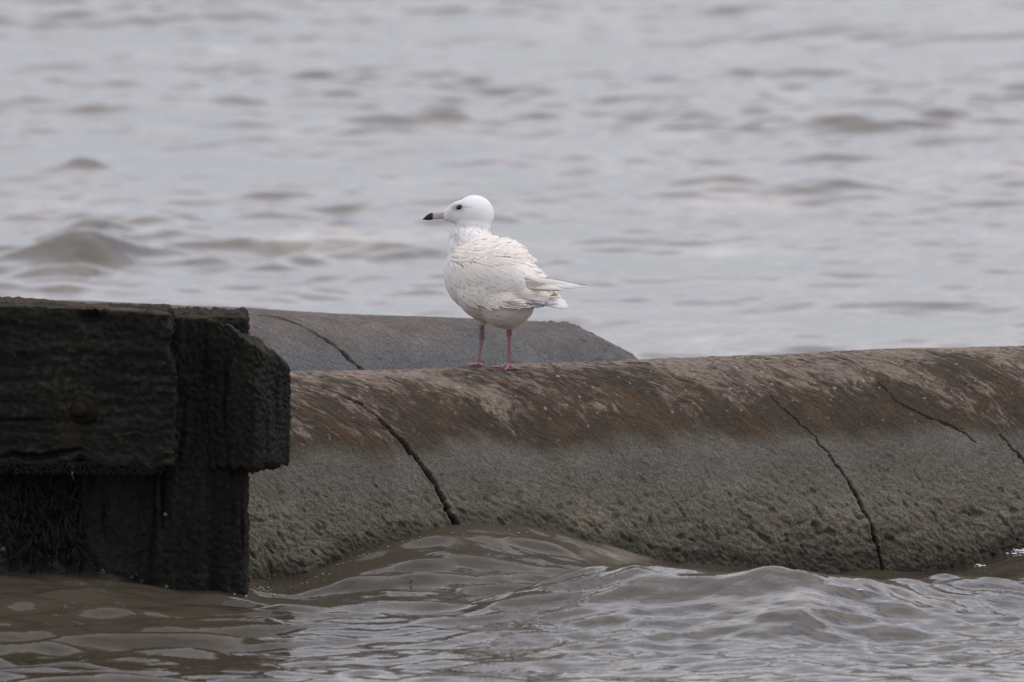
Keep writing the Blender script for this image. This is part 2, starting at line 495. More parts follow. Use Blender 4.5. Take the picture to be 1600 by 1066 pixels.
rr = ramp(t, [(0.35, (0.052, 0.042, 0.027)), (0.60, (0.072, 0.059, 0.041)), (0.72, (0.27, 0.235, 0.18))], nn.outputs['Fac'])
# timber shade and reflection painted in: body colour darker near, lighter beyond the pipes
spw = N(t, 'ShaderNodeSeparateXYZ'); t.links.new(tcn.outputs['Object'], spw.inputs[0])
ad = N(t, 'ShaderNodeMath', operation='MULTIPLY_ADD'); ad.inputs[1].default_value = 3.0
t.links.new(nn.outputs['Fac'], ad.inputs[0]); t.links.new(spw.outputs['Y'], ad.inputs[2])
mr = N(t, 'ShaderNodeMapRange'); mr.inputs['From Min'].default_value = 41.0; mr.inputs['From Max'].default_value = 46.0
t.links.new(ad.outputs[0], mr.inputs['Value'])
far_water_r = ramp(t, [(0.35, (0.125, 0.110, 0.086)), (0.58, (0.155, 0.136, 0.107)), (0.70, (0.34, 0.30, 0.235))], nn.outputs['Fac'])
mw = N(t, 'ShaderNodeMix', data_type='RGBA')
t.links.new(mr.outputs[0], mw.inputs[0]); t.links.new(rr.outputs[0], mw.inputs[6]); t.links.new(far_water_r.outputs[0], mw.inputs[7])
t.links.new(mw.outputs[2], b.inputs['Base Color'])
b.inputs['Roughness'].default_value = 0.045
b.inputs['IOR'].default_value = 1.333
mb = N(t, 'ShaderNodeMapping'); mb.inputs['Scale'].default_value = (14, 26, 1); mb.inputs['Rotation'].default_value = (0, 0, 0.15)
t.links.new(tcn.outputs['Object'], mb.inputs[0])
nb = N(t, 'ShaderNodeTexNoise', i_Scale=1.0, i_Detail=3.0, i_Roughness=0.5)
t.links.new(mb.outputs[0], nb.inputs['Vector'])
bp = N(t, 'ShaderNodeBump'); bp.inputs['Strength'].default_value = 0.4; bp.inputs['Distance'].default_value = 0.006
t.links.new(nb.outputs['Fac'], bp.inputs['Height'])
mb2 = N(t, 'ShaderNodeMapping'); mb2.inputs['Scale'].default_value = (38, 60, 1); mb2.inputs['Rotation'].default_value = (0, 0, -0.3)
t.links.new(tcn.outputs['Object'], mb2.inputs[0])
nb2 = N(t, 'ShaderNodeTexNoise', i_Scale=1.0, i_Detail=2.0, i_Roughness=0.5)
t.links.new(mb2.outputs[0], nb2.inputs['Vector'])
bp2 = N(t, 'ShaderNodeBump'); bp2.inputs['Strength'].default_value = 0.25; bp2.inputs['Distance'].default_value = 0.002
t.links.new(nb2.outputs['Fac'], bp2.inputs['Height'])
t.links.new(bp.outputs[0], bp2.inputs['Normal'])
t.links.new(bp2.outputs[0], b.inputs['Normal'])
water = mesh_np('water', V, grid_faces(len(xs), len(ys)), m)
tag(water, kind='structure')
wbvh_pts = None
def water_z(x, y):
    i = np.argmin(np.abs(xs - x)); j = np.argmin(np.abs(ys - y))
    return H[i * len(ys) + j]

# foam flecks and a floating twig
def water_hit(u, v):
    d_ = ray(u, v)
    for yy in np.arange(36.6, 42, 0.006):
        p_ = CAM + d_ * (yy / d_[1])
        if water_z(p_[0], yy) > p_[2]: return p_
    return CAM + d_ * (40 / d_[1])
fo = random.Random(4)
bm = bmesh.new()
def fleck(u, v, rr_):
    p_ = water_hit(u, v)
    M = Matrix.Translation(Vector((p_[0], p_[1], water_z(p_[0], p_[1]) + rr_ * 0.1))) @ Matrix.Rotation(fo.uniform(0, 3), 4, 'Z') @ Matrix.Diagonal(Vector((rr_ * fo.uniform(.7, 1.6), rr_ * fo.uniform(1, 3), rr_ * 0.45, 1)))
    bmesh.ops.create_icosphere(bm, subdivisions=2, radius=1.0, matrix=M)
for _ in range(34): fleck(1592 + fo.gauss(0, 9), 862 + fo.gauss(0, 3), fo.uniform(.0015, .005))
for _ in range(6): fleck(1530 + fo.gauss(0, 4), 884 + fo.gauss(0, 1), fo.uniform(.0015, .004))
for _ in range(3): fleck(1340 + fo.gauss(0, 2), 922, fo.uniform(.0015, .004))
for _ in range(36): fleck(fo.uniform(365, 430), 925 + fo.gauss(0, 6), fo.uniform(.0006, .0016))
for _ in range(40):
    u = fo.uniform(420, 860); v = np.interp(u, [420, 480, 510, 600, 700, 800, 860], [916, 908, 893, 855, 830, 829, 838]) + abs(fo.gauss(0, 3))
    fleck(u, v, fo.uniform(.0006, .0015))
me = bpy.data.meshes.new('foam'); bm.to_mesh(me); bm.free()
for p in me.polygons: p.use_smooth = True
mfo, t, b = mat_new('foam'); b.inputs['Base Color'].default_value = (0.72, 0.71, 0.69, 1); b.inputs['Roughness'].default_value = 0.5
me.materials.append(mfo)
foam = bpy.data.objects.new('foam', me); C.objects.link(foam)
tag(foam, 'small white foam flecks floating on the brown water along the pipe', 'foam', kind='stuff')
p_ = water_hit(643, 917)
tv, tf = [], []
cpts = [(-.007, 0, .008, .001), (-.002, 0, .007, .0014), (.002, .01, .003, .0016), (.004, .02, -.001, .0014), (.005, .03, -.005, .001)]
for (a1, a2, a3, rr_) in cpts:
    for j in range(8):
        an_ = j * math.pi / 4
        tv.append((p_[0] + a1 + rr_ * math.cos(an_), p_[1] + a2 + rr_ * math.sin(an_), water_z(p_[0], p_[1]) + a3 + 0.3 * rr_ * math.cos(an_)))
tw_m, t, b = mat_new('wet_twig'); b.inputs['Base Color'].default_value = (0.09, 0.055, 0.025, 1); b.inputs['Roughness'].default_value = 0.5
tag(mesh_np('twig', tv, grid_faces(len(cpts), 8, True), tw_m), 'tiny bent brown twig poking out of the rippled water below the pipe', 'twig')

# ------------------------------------------------------------------ timbers
def timber(name, size, loc, rot, mat, parent, seed, grain=0, spacing=0.006, edge=0.02, amp=0.006, warp=None, colf=None, ripple=1.0):
    hx, hy, hz = size[0] / 2, size[1] / 2, size[2] / 2
    h = np.array([hx, hy, hz])
    n = [max(3, int(round(2 * q / spacing)) + 1) for q in h]
    keyv, vs, fs = {}, [], []
    allv, allf, off = [], [], 0
    for ax in range(3):
        a, b_ = [(1, 2), (2, 0), (0, 1)][ax]
        for sgn in (-1, 1):
            ga = np.linspace(-h[a], h[a], n[a]); gb = np.linspace(-h[b_], h[b_], n[b_])
            A_, B_ = np.meshgrid(ga, gb, indexing='ij')
            p = np.zeros((A_.size, 3)); p[:, a] = A_.ravel(); p[:, b_] = B_.ravel(); p[:, ax] = sgn * h[ax]
            f = grid_faces(n[a], n[b_])
            if sgn < 0: f = f[:, ::-1]
            allv.append(p); allf.append(f + off); off += len(p)
    p = np.vstack(allv); f = np.vstack(allf)
    key = np.round(p / 1e-5).astype(np.int64)
    _, first, inv = np.unique(key, axis=0, return_index=True, return_inverse=True)
    inv = inv.ravel()
    p = p[first]; f = inv[f]
    p0 = p.copy()
    er = edge * (0.75 + 0.6 * fbm(p[:, 0] * 9 + seed, p[:, 1] * 9, p[:, 2] * 9, 3, seed))
    er = np.clip(er, 0.003, 0.9 * min(h))[:, None]
    q = np.clip(p, -(h - er), h - er)
    d = p - q
    ln = np.linalg.norm(d, axis=1)[:, None] + 1e-9
    nrm = d / ln
    p = q + nrm * er
    sc = np.array([42.0, 42.0, 42.0]); sc[grain] = 5.0
    g = fbm(p0[:, 0] * sc[0] + seed, p0[:, 1] * sc[1], p0[:, 2] * sc[2], 3, seed + 1, 0.6)
    lump = fbm(p0[:, 0] * 11, p0[:, 1] * 11 + seed, p0[:, 2] * 11, 3, seed + 2)
    fine = fbm(p0[:, 0] * 85, p0[:, 1] * 85, p0[:, 2] * 85 + seed, 2, seed + 3)
    scc = np.array([26.0, 26.0, 26.0]); scc[grain] = 2.2
    spl = sstep(0.42, 0.8, fbm(p0[:, 0] * scc[0], p0[:, 1] * scc[1], p0[:, 2] * scc[2] + seed, 2, seed + 4))
    p = p + nrm * (amp * (0.55 * g * ripple + 0.55 * lump + 0.55 * fine + 0.5 * fbm(p0[:, 0] * 170, p0[:, 1] * 170, p0[:, 2] * 170 + seed, 1, seed + 6)) - 0.02 * spl * min(1, amp / 0.006))[:, None]
    if warp is not None: p = warp(p, p0)
    M = Matrix.Translation(Vector(loc)) @ Matrix.Rotation(rot[2], 4, 'Z') @ Matrix.Rotation(rot[1], 4, 'Y') @ Matrix.Rotation(rot[0], 4, 'X')
    Mn = np.array(M)
    pw = p @ Mn[:3, :3].T + Mn[:3, 3]
    nw = nrm @ Mn[:3, :3].T
    col = colf(pw, nw, g, lump, fine, spl)
    if parent is not None: pw = pw - np.array(parent.location)
    return mesh_np(name, pw, f, mat, parent, col=np.clip(col, 0.002, 0.9))

GREEN = np.array([0.0115, 0.0140, 0.0085]); BLACK = np.array([0.0075, 0.0062, 0.0045]); BROWN = np.array([0.060, 0.045, 0.028])
def col_timber(top=0.0, green=1.0, gain=1.0):
    def f(pw, nw, g, lump, fine, spl):
        x, y, z = pw.T
        a = fbm(x * 7, y * 7, z * 7, 4, 101)
        c = np.tile(BLACK * 1.5, (len(x), 1))
        c = mixc(c, GREEN, np.clip(sstep(-0.35, 0.35, a) * green, 0, 1))
        c = c * gain * (1 + 0.5 * fine + 0.3 * g)[:, None]
        c = mixc(c, (0.04, 0.045, 0.03), 0.5 * sstep(0.45, 0.9, fine + 0.4 * a))
        up = sstep(0.55, 0.98, nw[:, 2] + 0.2 * g) * top * sstep(-0.5, 0.35, fbm(x * 6, y * 45, z * 45, 3, 160))
        wood = np.tile(BROWN, (len(x), 1)) * (1 + 0.5 * g + 0.2 * lump)[:, None]
        c = c * (1 - up[:, None]) + wood * up[:, None]
        # rust bleeding down the wood from the bolt
        bo = at(124, 640, 38.68)
        dx_, dz_ = x - bo[0] + 0.02 * sstep(0, -.1, z - bo[2]), z - bo[2]
        bleed = np.exp(-(dx_ / 0.032) ** 2) * sstep(0.02, -0.02, dz_) * sstep(-0.14, -0.05, dz_) * sstep(-0.5, 0.4, fbm(x * 60, y * 10, z * 9, 3, 180)) * (y < 38.75)
        bleed = np.maximum(bleed, 0.7 * np.exp(-((x - bo[0]) / 0.035) ** 2 - (dz_ / 0.035) ** 2) * (y < 38.75))
        c = mixc(c, (0.040, 0.021, 0.010), 0.8 * bleed)
        return mixc(c, (0.004, 0.004, 0.004), 0.8 * spl)
    return f
mat_tim = col_mat('algae_timber', rough=0.78, spec=0.18, nscale=170, nmix=0.4, bump=0.7, bdist=0.004, rough_var=0.12)
mat_wet = col_mat('wet_black_timber', rough=0.5, spec=0.4, nscale=120, nmix=0.4, bump=0.8, bdist=0.006, rough_var=0.2)

root = empty('timber_groyne', tuple(at(310, 925, 38.9) * np.array([1, 1, 0])))
tag(root, 'dark algae covered timber posts and crossbeam with a rusty bolt at the left edge', 'timber groyne')
# front beam
xl, xr = at(-260, 600, 38.68)[0], at(272, 600, 38.68)[0]
zt, zb = at(0, 474, 38.68)[2], at(0, 737, 38.68)[2]
def warp_front(p, p0):
    hx = (xr - xl) / 2
    t_ = sstep(-0.1, hx, p[:, 0])
    p = p.copy()
    upper = sstep(-0.05, 0.2, p[:, 2])
    p[:, 2] -= 0.024 * t_ * upper
    p[:, 2] += upper * 0.009 * fbm(p0[:, 0] * 7, p0[:, 1] * 9, 0, 3, 170)
    p[:, 0] += sstep(hx - .08, hx, p0[:, 0]) * (0.014 * fbm(p0[:, 1] * 12, p0[:, 2] * 14, 0, 3, 171) - 0.012 * sstep(-.05, .2, p0[:, 2]))
    # ragged lower edge
    lowr = sstep(-0.05, -0.19, p[:, 2])
    p[:, 2] += lowr * (0.022 * fbm(p[:, 0] * 9, 0, 0, 3, 140) + 0.012)
    # deep notch under the upper edge
    nx = (p[:, 0] - (at(143, 500, 38.7)[0] - (xl + xr) / 2)) / 0.03
    nz = (p[:, 2] - 0.165) / 0.016
    p[:, 1] += 0.035 * np.exp(-(nx ** 2 + nz ** 2)) * (p0[:, 1] < 0)
    return p
timber('front_beam', (xr - xl, 0.2, zt - zb), ((xl + xr) / 2, 38.78, (zt + zb) / 2), (0, 0, 0), mat_tim, root, 5, grain=0, spacing=0.005, edge=0.010, amp=0.006, warp=warp_front, colf=col_timber(1.0, 1.0))
# main post
px0, px1 = at(243, 800, 38.9)[0], at(385, 800, 38.9)[0]
zt2 = at(300, 491, 38.9)[2]
def warp_post(p, p0):
    p = p.copy()
    t_ = sstep(-0.05, -0.5, p[:, 2])
    p[:, 1] -= 0.01 * t_
    # a vertical channel down the face
    nx = (p[:, 0] - 0.025 - 0.012 * np.sin(p[:, 2] * 9)) / 0.016
    p[:, 1] += 0.035 * np.exp(-nx ** 2) * (p0[:, 1] < 0) * sstep(0.55, 0.2, np.abs(p[:, 2] + .1))
    return p
timber('post', (px1 - px0, 0.26, zt2 + 1.0), ((px0 + px1) / 2, 38.95, (zt2 - 1.0) / 2), (0, 0, 0), mat_tim, root, 17, grain=2, spacing=0.005, edge=0.014, amp=0.009, warp=warp_post, colf=col_timber(0.5, 0.75, 1.1))
# rear block, turned so that its end shows
def warp_block(p, p0):
    p = p.copy()
    t_ = sstep(-0.2, 0.24, p[:, 2])
    p[:, 2] -= t_ * np.clip((p[:, 0] + 0.06) * 0.42 + np.clip(p[:, 1] * .35, -.03, .05) + 0.02 + sstep(0.0, 0.07, p[:, 0]) * 0.02 + 0.014 * fbm(p[:, 0] * 26, p[:, 1] * 12, 0, 3, 150), 0, 1)
    l_ = sstep(-0.12, -0.18, p[:, 2])
    p[:, 2] += l_ * 0.012 * fbm(p[:, 0] * 50, p[:, 1] * 50, 0, 2, 151)
    return p
bz1, bz0 = at(350, 497, 38.88)[2], at(400, 727, 38.88)[2]
timber('end_block', (0.135, 0.17, bz1 - bz0), (at(389, 600, 38.86)[0], 38.86, (bz0 + bz1) / 2), (0, 0, rad(-29)), mat_tim, root, 29, grain=2, spacing=0.0045, edge=0.009, amp=0.006, warp=warp_block, colf=col_timber(0.6, 1.0, 1.2))
# recessed back post and the weed covered brace
bx0, bx1 = at(118, 800, 38.98)[0], at(262, 800, 38.98)[0]
timber('back_post', (bx1 - bx0, 0.2, 1.4), ((bx0 + bx1) / 2, 39.02, -0.3), (0, 0, 0), mat_wet, root, 43, grain=2, spacing=0.007, edge=0.02, amp=0.006, colf=col_timber(0, 0.25, 0.8))
timber('brace', (0.5, 0.22, 1.5), (at(-20, 800, 38.85)[0], 38.93, -0.16), (0, rad(-7), 0), mat_wet, root, 51, grain=2, spacing=0.007, edge=0.05, amp=0.014, colf=col_timber(0, 0.3, 0.8))

# bolt with washer and rust stain plate
def lathe(name, prof, nseg, M, mat, parent, wob=0.0):
    v, f = [], []
    for i, (r, h_) in enumerate(prof):
        for j in range(nseg):
            a = 2 * math.pi * j / nseg
            rr_ = r * (1 + wob * math.sin(3 * a + i) + wob * random.uniform(-1, 1) * .6)
            v.append(M @ Vector((rr_ * math.cos(a), rr_ * math.sin(a), h_)))
    fs = grid_faces(len(prof), nseg, True)
    vv = np.array([tuple(q) for q in v]) - np.array(parent.matrix_basis.translation if parent else (0, 0, 0))
    return mesh_np(name, vv, fs, mat, parent)
def simple_mat(name, col, rough, c2=None, scale=60, bump=0.3, bdist=0.002, spec=0.4):
    m, t, b = mat_new(name)
    tc = N(t, 'ShaderNodeTexCoord')
    n = N(t, 'ShaderNodeTexNoise', i_Scale=float(scale), i_Detail=4.0, i_Roughness=0.6)
    t.links.new(tc.outputs['Object'], n.inputs['Vector'])
    r = ramp(t, [(0.3, col), (0.7, c2 or col)], n.outputs['Fac'])
    t.links.new(r.outputs[0], b.inputs['Base Color'])
    b.inputs['Roughness'].default_value = rough
    b.inputs['Specular IOR Level'].default_value = spec
    bp = N(t, 'ShaderNodeBump'); bp.inputs['Strength'].default_value = bump; bp.inputs['Distance'].default_value = bdist
    t.links.new(n.outputs['Fac'], bp.inputs['Height']); t.links.new(bp.outputs[0], b.inputs['Normal'])
    return m
rust = simple_mat('rust', (0.008, 0.006, 0.005), 0.95, (0.03, 0.016, 0.010), 70, 0.8, 0.004, 0.15)
bp_ = at(124, 640, 38.68)
Mb = Matrix.Translation(Vector(bp_)) @ Matrix.Rotation(rad(90), 4, 'X')
bolt = lathe('bolt', [(0.0001, 0.034), (0.012, 0.033), (0.017, 0.026), (0.019, 0.012), (0.019, -0.01), (0.016, -0.03)], 14, Mb, rust, root, 0.07)
washer_m = simple_mat('rusty_iron', (0.007, 0.007, 0.006), 0.95, (0.014, 0.012, 0.008), 50, 0.8, 0.004, 0.15)
Mw = Matrix.Translation(Vector(at(130, 642, 38.675))) @ Matrix.Rotation(rad(90), 4, 'X')
washer = lathe('washer', [(0.002, 0.011), (0.025, 0.010), (0.031, 0.006), (0.033, 0.0), (0.033, -0.012)], 26, Mw, washer_m, root, 0.06)
washer.parent = bolt; washer.location = (0, 0, 0)

# seaweed: wet strands hanging from the beam and brace
def strands(name, n, regf, mat, parent, lmin, lmax, wd, seed):
    r = random.Random(seed)
    V, Fc = [], []
    for _ in range(n):
        p = np.array(regf(r)); L = r.uniform(lmin, lmax); wv = wd * r.uniform(0.5, 1.4)
        sx = r.gauss(0.1, 0.45); curl = r.uniform(-1, 1)
        b0 = len(V); K = 5
        for i in range(K + 1):
            t_ = i / K
            c = p + np.array([sx * L * t_ + 0.006 * math.sin(curl * 5 * t_), -0.012 * math.sin(t_ * 3.0) - 0.003, -L * t_])
            hw = wv * (1 - 0.75 * t_)
            V.append(c - np.array([hw, 0, 0])); V.append(c + np.array([0, -hw * 0.8, 0])); V.append(c + np.array([hw, 0, 0]))
        for i in range(K):
            a = b0 + i * 3
            Fc += [(a, a + 1, a + 4, a + 3), (a + 1, a + 2, a + 5, a + 4)]
    V = np.array(V) - np.array(parent.location)
    return mesh_np(name, V, Fc, mat, parent)
weed = simple_mat('wet_seaweed', (0.0025, 0.0025, 0.002), 0.5, (0.006, 0.0055, 0.004), 90, 0.6, 0.003, 0.22)
def reg_brace(r):
    u = r.uniform(-40, 128); v = r.uniform(705, 870)
    return at(u, v, 38.81 + r.uniform(-0.01, 0.02))
o = strands('seaweed', 500, reg_brace, weed, root, 0.01, 0.07, 0.003, 5); o['kind'] = 'stuff'
algae = simple_mat('green_algae', (0.009, 0.011, 0.007), 0.85, (0.022, 0.026, 0.016), 200, 0.4, 0.002, 0.15)
def reg_edge(r):
    k = r.random()
    if k < 0.85:
        u = r.uniform(-30, 255); return at(u, 733 + r.uniform(-14, 4), 38.69)
    u = r.uniform(398, 438); return at(u, 724 + r.uniform(-8, 2), 38.80)
o = strands('hanging_algae', 900, reg_edge, algae, root, 0.005, 0.014, 0.0014, 6); o['kind'] = 'stuff'

# barnacles at the foot of the posts
barn = simple_mat('barnacle_shell', (0.12, 0.10, 0.07), 0.8, (0.22, 0.18, 0.13), 90)
for (u, v, yy, s_) in [(160, 893, 38.90, .006), (138, 895, 38.90, .005), (206, 902, 38.90, .004), (222, 908, 38.90, .004), (260, 917, 38.80, .004), (214, 898, 38.90, .003), (258, 804, 38.80, .004), (5, 858, 38.79, .005)]:
    c = at(u, v, yy)
    Mx = Matrix.Translation(Vector(c)) @ Matrix.Rotation(rad(80), 4, 'X')
    lathe('barnacle', [(s_ * .35, s_ * .5), (s_ * .5, s_ * 1.0), (s_ * 1.0, 0.2 * s_), (s_ * 1.15, -s_)], 9, Mx, barn, root, 0.12)

# ------------------------------------------------------------------ the gull
G0 = Vector((P1[0], P1[1] - 0.018, P1[2] + R_PIPE + 0.0005))
PXM = 1 / 636.0
def L(u, v, y=0.0):                     # gull's own frame, measured in photograph pixels, y = depth
    return Vector(((u - 770.0) * PXM, y * PXM, (573.0 - v) * PXM))
def ellipsoid(bm, u, v, y, ru, rv, ry, tilt=0, yaw=0):
    M = Matrix.Translation(L(u, v, y)) @ Matrix.Rotation(rad(yaw), 4, 'Z') @ Matrix.Rotation(rad(tilt), 4, 'Y') @ Matrix.Diagonal(Vector((ru * PXM, ry * PXM, rv * PXM, 1)))
    bmesh.ops.create_uvsphere(bm, u_segments=40, v_segments=24, radius=1.0, matrix=M)
bm = bmesh.new()
# head and neck
ellipsoid(bm, 741, 335.5, 22, 31, 29.5, 24)
ellipsoid(bm, 726, 333, 22, 26, 20, 18, tilt=-28)
ellipsoid(bm, 712, 330.5, 22, 24, 13, 12.5, tilt=-33)
ellipsoid(bm, 712, 340, 22, 20, 10.5, 11, tilt=18)
ellipsoid(bm, 703, 339, 22, 11, 7.5, 6.5, tilt=-8)
ellipsoid(bm, 739, 352, 22, 28, 24, 24)
ellipsoid(bm, 735, 374, 20, 34, 26, 29)
ellipsoid(bm, 727, 395, 18, 31, 34, 36)
ellipsoid(bm, 735, 385, 16, 33, 34, 36)
# trunk
ellipsoid(bm, 741, 428, 8, 48, 58, 50)
ellipsoid(bm, 760, 430, 0, 55, 63, 54)
ellipsoid(bm, 785, 434, -12, 52, 63, 50)
ellipsoid(bm, 763, 452, -6, 52, 50, 48)
ellipsoid(bm, 790, 468, -20, 47, 44, 42)
ellipsoid(bm, 812, 440, -28, 38, 36, 34, tilt=35)
ellipsoid(bm, 832, 457, -42, 30, 20, 24, tilt=18)
ellipsoid(bm, 752, 494, 6, 13, 17, 13)
ellipsoid(bm, 795, 500, -22, 14, 15, 14)
tmp_me = bpy.data.meshes.new('tmp')
bm.to_mesh(tmp_me); bm.free()
tmp = bpy.data.objects.new('tmp', tmp_me); C.objects.link(tmp)
rm = tmp.modifiers.new('r', 'REMESH'); rm.mode = 'VOXEL'; rm.voxel_size = 0.0022
smo = tmp.modifiers.new('s', 'SMOOTH'); smo.factor = 0.6; smo.iterations = 14
dg = bpy.context.evaluated_depsgraph_get()
ev = tmp.evaluated_get(dg)
em = ev.to_mesh()
BV = np.empty(len(em.vertices) * 3); em.vertices.foreach_get('co', BV); BV = BV.reshape(-1, 3)
BN = np.empty(len(em.vertices) * 3); em.vertices.foreach_get('normal', BN); BN = BN.reshape(-1, 3)
BF = np.array([tuple(p.vertices) for p in em.polygons if len(p.vertices) == 4])
ev.to_mesh_clear()
bpy.data.objects.remove(tmp); bpy.data.meshes.remove(tmp_me)
# feather relief on the body itself
U_ = BV[:, 0] / PXM + 770; V_ = 573 - BV[:, 2] / PXM; Y_ = BV[:, 1] / PXM
fl = fbm(U_ / 9, Y_ / 6, V_ / 16, 3, 201)
fl2 = fbm(U_ / 3.2, Y_ / 3.2, V_ / 9, 2, 202)
bodyw = sstep(345, 380, V_)
BV2 = BV + BN * (0.0011 * bodyw * fl + 0.0006 * (0.3 + bodyw) * fl2)[:, None]
# pigment: white, grey-buff mottling on lower neck and body, smudge at the eye
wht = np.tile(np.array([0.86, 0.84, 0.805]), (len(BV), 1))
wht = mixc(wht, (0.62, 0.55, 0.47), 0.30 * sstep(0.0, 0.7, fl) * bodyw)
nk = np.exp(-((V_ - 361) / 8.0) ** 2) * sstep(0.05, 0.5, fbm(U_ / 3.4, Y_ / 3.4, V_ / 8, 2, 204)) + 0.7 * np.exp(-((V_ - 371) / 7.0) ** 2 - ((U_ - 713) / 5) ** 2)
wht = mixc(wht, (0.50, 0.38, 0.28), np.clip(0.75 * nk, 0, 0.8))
bel = sstep(455, 490, V_ + 6 * fl)  # shade under the bird painted into the belly colour
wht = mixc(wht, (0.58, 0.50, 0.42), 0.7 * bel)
eyed = np.exp(-((U_ - 711) / 9.0) ** 2 - ((V_ - 325) / 5.5) ** 2) + 0.55 * np.exp(-((U_ - 729) / 9) ** 2 - ((V_ - 323.2) / 1.6) ** 2) + 0.7 * np.exp(-((U_ - 718) / 7.5) ** 2 - ((V_ - 324) / 6) ** 2)
wht = mixc(wht, (0.22, 0.20, 0.19), np.clip(0.75 * eyed, 0, 0.8))
lore = np.exp(-((U_ - 703) / 8.0) ** 2 - ((V_ - 333) / 8) ** 2)
wht = mixc(wht, (0.55, 0.53, 0.50), 0.35 * lore)

# legs and feet, joined into the same mesh
def tube(pts, seg=12):
    v, f = [], []
    for i, (c, rx, ry) in enumerate(pts):
        a_ = pts[max(i - 1, 0)][0]; b_ = pts[min(i + 1, len(pts) - 1)][0]
        d = (b_ - a_).normalized()
        side = Vector((0, 1, 0)).cross(d)
        if side.length < 0.05: side = Vector((1, 0, 0))
        side.normalize(); oth = d.cross(side)
        for j in range(seg):
            t_ = 2 * math.pi * j / seg
            v.append(tuple(c + side * (rx * math.cos(t_)) + oth * (ry * math.sin(t_))))
    f = grid_faces(len(pts), seg, True).tolist()
    n = len(v)
    v.append(tuple(pts[0][0])); v.append(tuple(pts[-1][0]))
    for j in range(seg):
        f.append((n, (j + 1) % seg, j, j)); m0 = (len(pts) - 1) * seg
        f.append((n + 1, m0 + j, m0 + (j + 1) % seg, m0 + (j + 1) % seg))
    return v, f
legv, legc, legq = [], [], []
def add_part(v, f, col):
    off = len(legv)
    legv.extend(v); legc.extend([col] * len(v))
    for q in f:
        legq.append(tuple(off + i for i in q))
def gz(x, y):                          # height of the pipe's crown under a point of the gull's frame
    wp = np.array([G0.x + x, G0.y + y, 0]) - P1
    Fv, Uv = frame(A1)
    f_ = wp @ Fv
    return P1[2] + math.sqrt(R_PIPE ** 2 - f_ * f_) - G0.z + 0.004
PINK = (0.31, 0.165, 0.16); DPINK = (0.24, 0.10, 0.10); MAUVE = (0.19, 0.14, 0.16); PALE = (0.44, 0.29, 0.27)
def leg(top, hock, ankle, foot, toes, ctop):
    # top, hock, ankle: (u, v, y) ; toes: list of (du, dy, len segments)
    P = PXM
    pts = [(L(*top), 4.2 * P, 4.2 * P), (L(*hock) + Vector((0, 0, 10 * P)), 3.6 * P, 4.0 * P), (L(*hock) + Vector((0, 0, 3 * P)), 4.4 * P, 4.6 * P), (L(*hock), 4.3 * P, 4.4 * P)]
    v, f = tube(pts + [(L(*hock) - Vector((0, 0, 5 * P)), 3.2 * P, 3.2 * P)]); add_part(v, f, ctop)
    h0 = L(*hock) - Vector((0, 0, 1 * P)); an = L(*ankle)
    pts = [(h0, 4.0 * P, 4.2 * P), (h0.lerp(an, .18), 2.9 * P, 3.4 * P), (h0.lerp(an, .5), 2.35 * P, 3.0 * P), (h0.lerp(an, .85), 2.5 * P, 3.0 * P), (an, 3.4 * P, 3.6 * P), (an - Vector((0, 0, 4 * P)), 3.9 * P, 4.0 * P)]
    v, f = tube(pts); add_part(v, f, PINK)
    ends = []
    bx, by = an.x, an.y
    for du, dy in toes:
        ex, ey = bx + du * P, by + dy * P
        pp = []
        for i in range(7):
            t_ = i / 6
            x_, y_ = bx + (ex - bx) * t_, by + (ey - by) * t_
            zb_ = gz(x_, y_)
            lift = (an.z - 2 * P - zb_) * max(0, 1 - t_ * 2.6) ** 1.6 + (1.2 * P if i in (2, 4) else 0.2 * P)
            r_ = (2.5 - 1.2 * t_) * P
            pp.append((Vector((x_, y_, zb_ + lift)), r_, r_))
        v, f = tube(pp, 8); add_part(v, f, PALE)
        # claw
        d = Vector((ex - bx, ey - by, 0)).normalized()
        e = pp[-1][0]
        v, f = tube([(e, 1.2 * P, 1.2 * P), (e + d * 2.5 * P + Vector((0, 0, .3 * P)), 0.9 * P, .9 * P), (e + d * 4.2 * P - Vector((0, 0, 1.0 * P)), 0.2 * P, .2 * P)], 6)
        add_part(v, f, (0.30, 0.2, 0.19))
        ends.append([q[0] for q in pp])
    # web between neighbouring toes
    for a, b_ in zip(ends[:-1], ends[1:]):
        vv, ff = [], []
        K = 7
        for i in range(K):
            for j in range(5):
                t_ = j / 4
                p = a[i].lerp(b_[i], t_)
                sag = 0.16 * math.sin(math.pi * t_) * i / (K - 1)
                p = p.lerp(Vector((bx, by, p.z)), sag)
                p.z = max(p.z, gz(p.x, p.y)) - 0.3 * P
                vv.append(tuple(p))
        ff = grid_faces(K, 5).tolist()
        n_ = len(vv)
        vv += [(x_, y_, z_ - 0.9 * P) for x_, y_, z_ in vv]
        ff += [tuple(n_ + q for q in reversed(g)) for g in ff]
        add_part(vv, ff, DPINK)
    # hind toe
    hx, hy = (8 * P, 3 * P)
    e = Vector((bx + hx, by + hy, 0)); e.z = an.z - 1 * P
    v, f = tube([(an - Vector((0, 0, 1 * P)), 1.8 * P, 1.8 * P), (e, 1.2 * P, 1.2 * P), (e + Vector((2 * P, 0, -2 * P)), 0.4 * P, .4 * P)], 6)
    add_part(v, f, (0.28, 0.15, 0.15))
leg((753, 498, 6), (752.5, 530, 6), (748, 565, 2), None, [(-19, 8), (-15, -10), (7, -14)], MAUVE)
leg((796, 502, -22), (795.5, 522, -22), (795, 563, -20), None, [(-27, -2), (-6, -19), (17, -8)], DPINK)
tri = [q for q in legq if q[2] == q[3]]; quad = [q for q in legq if q[2] != q[3]]
nb0 = len(BV2)
allV = np.vstack([BV2, np.array(legv)])
allC = np.vstack([wht, np.array(legc)])
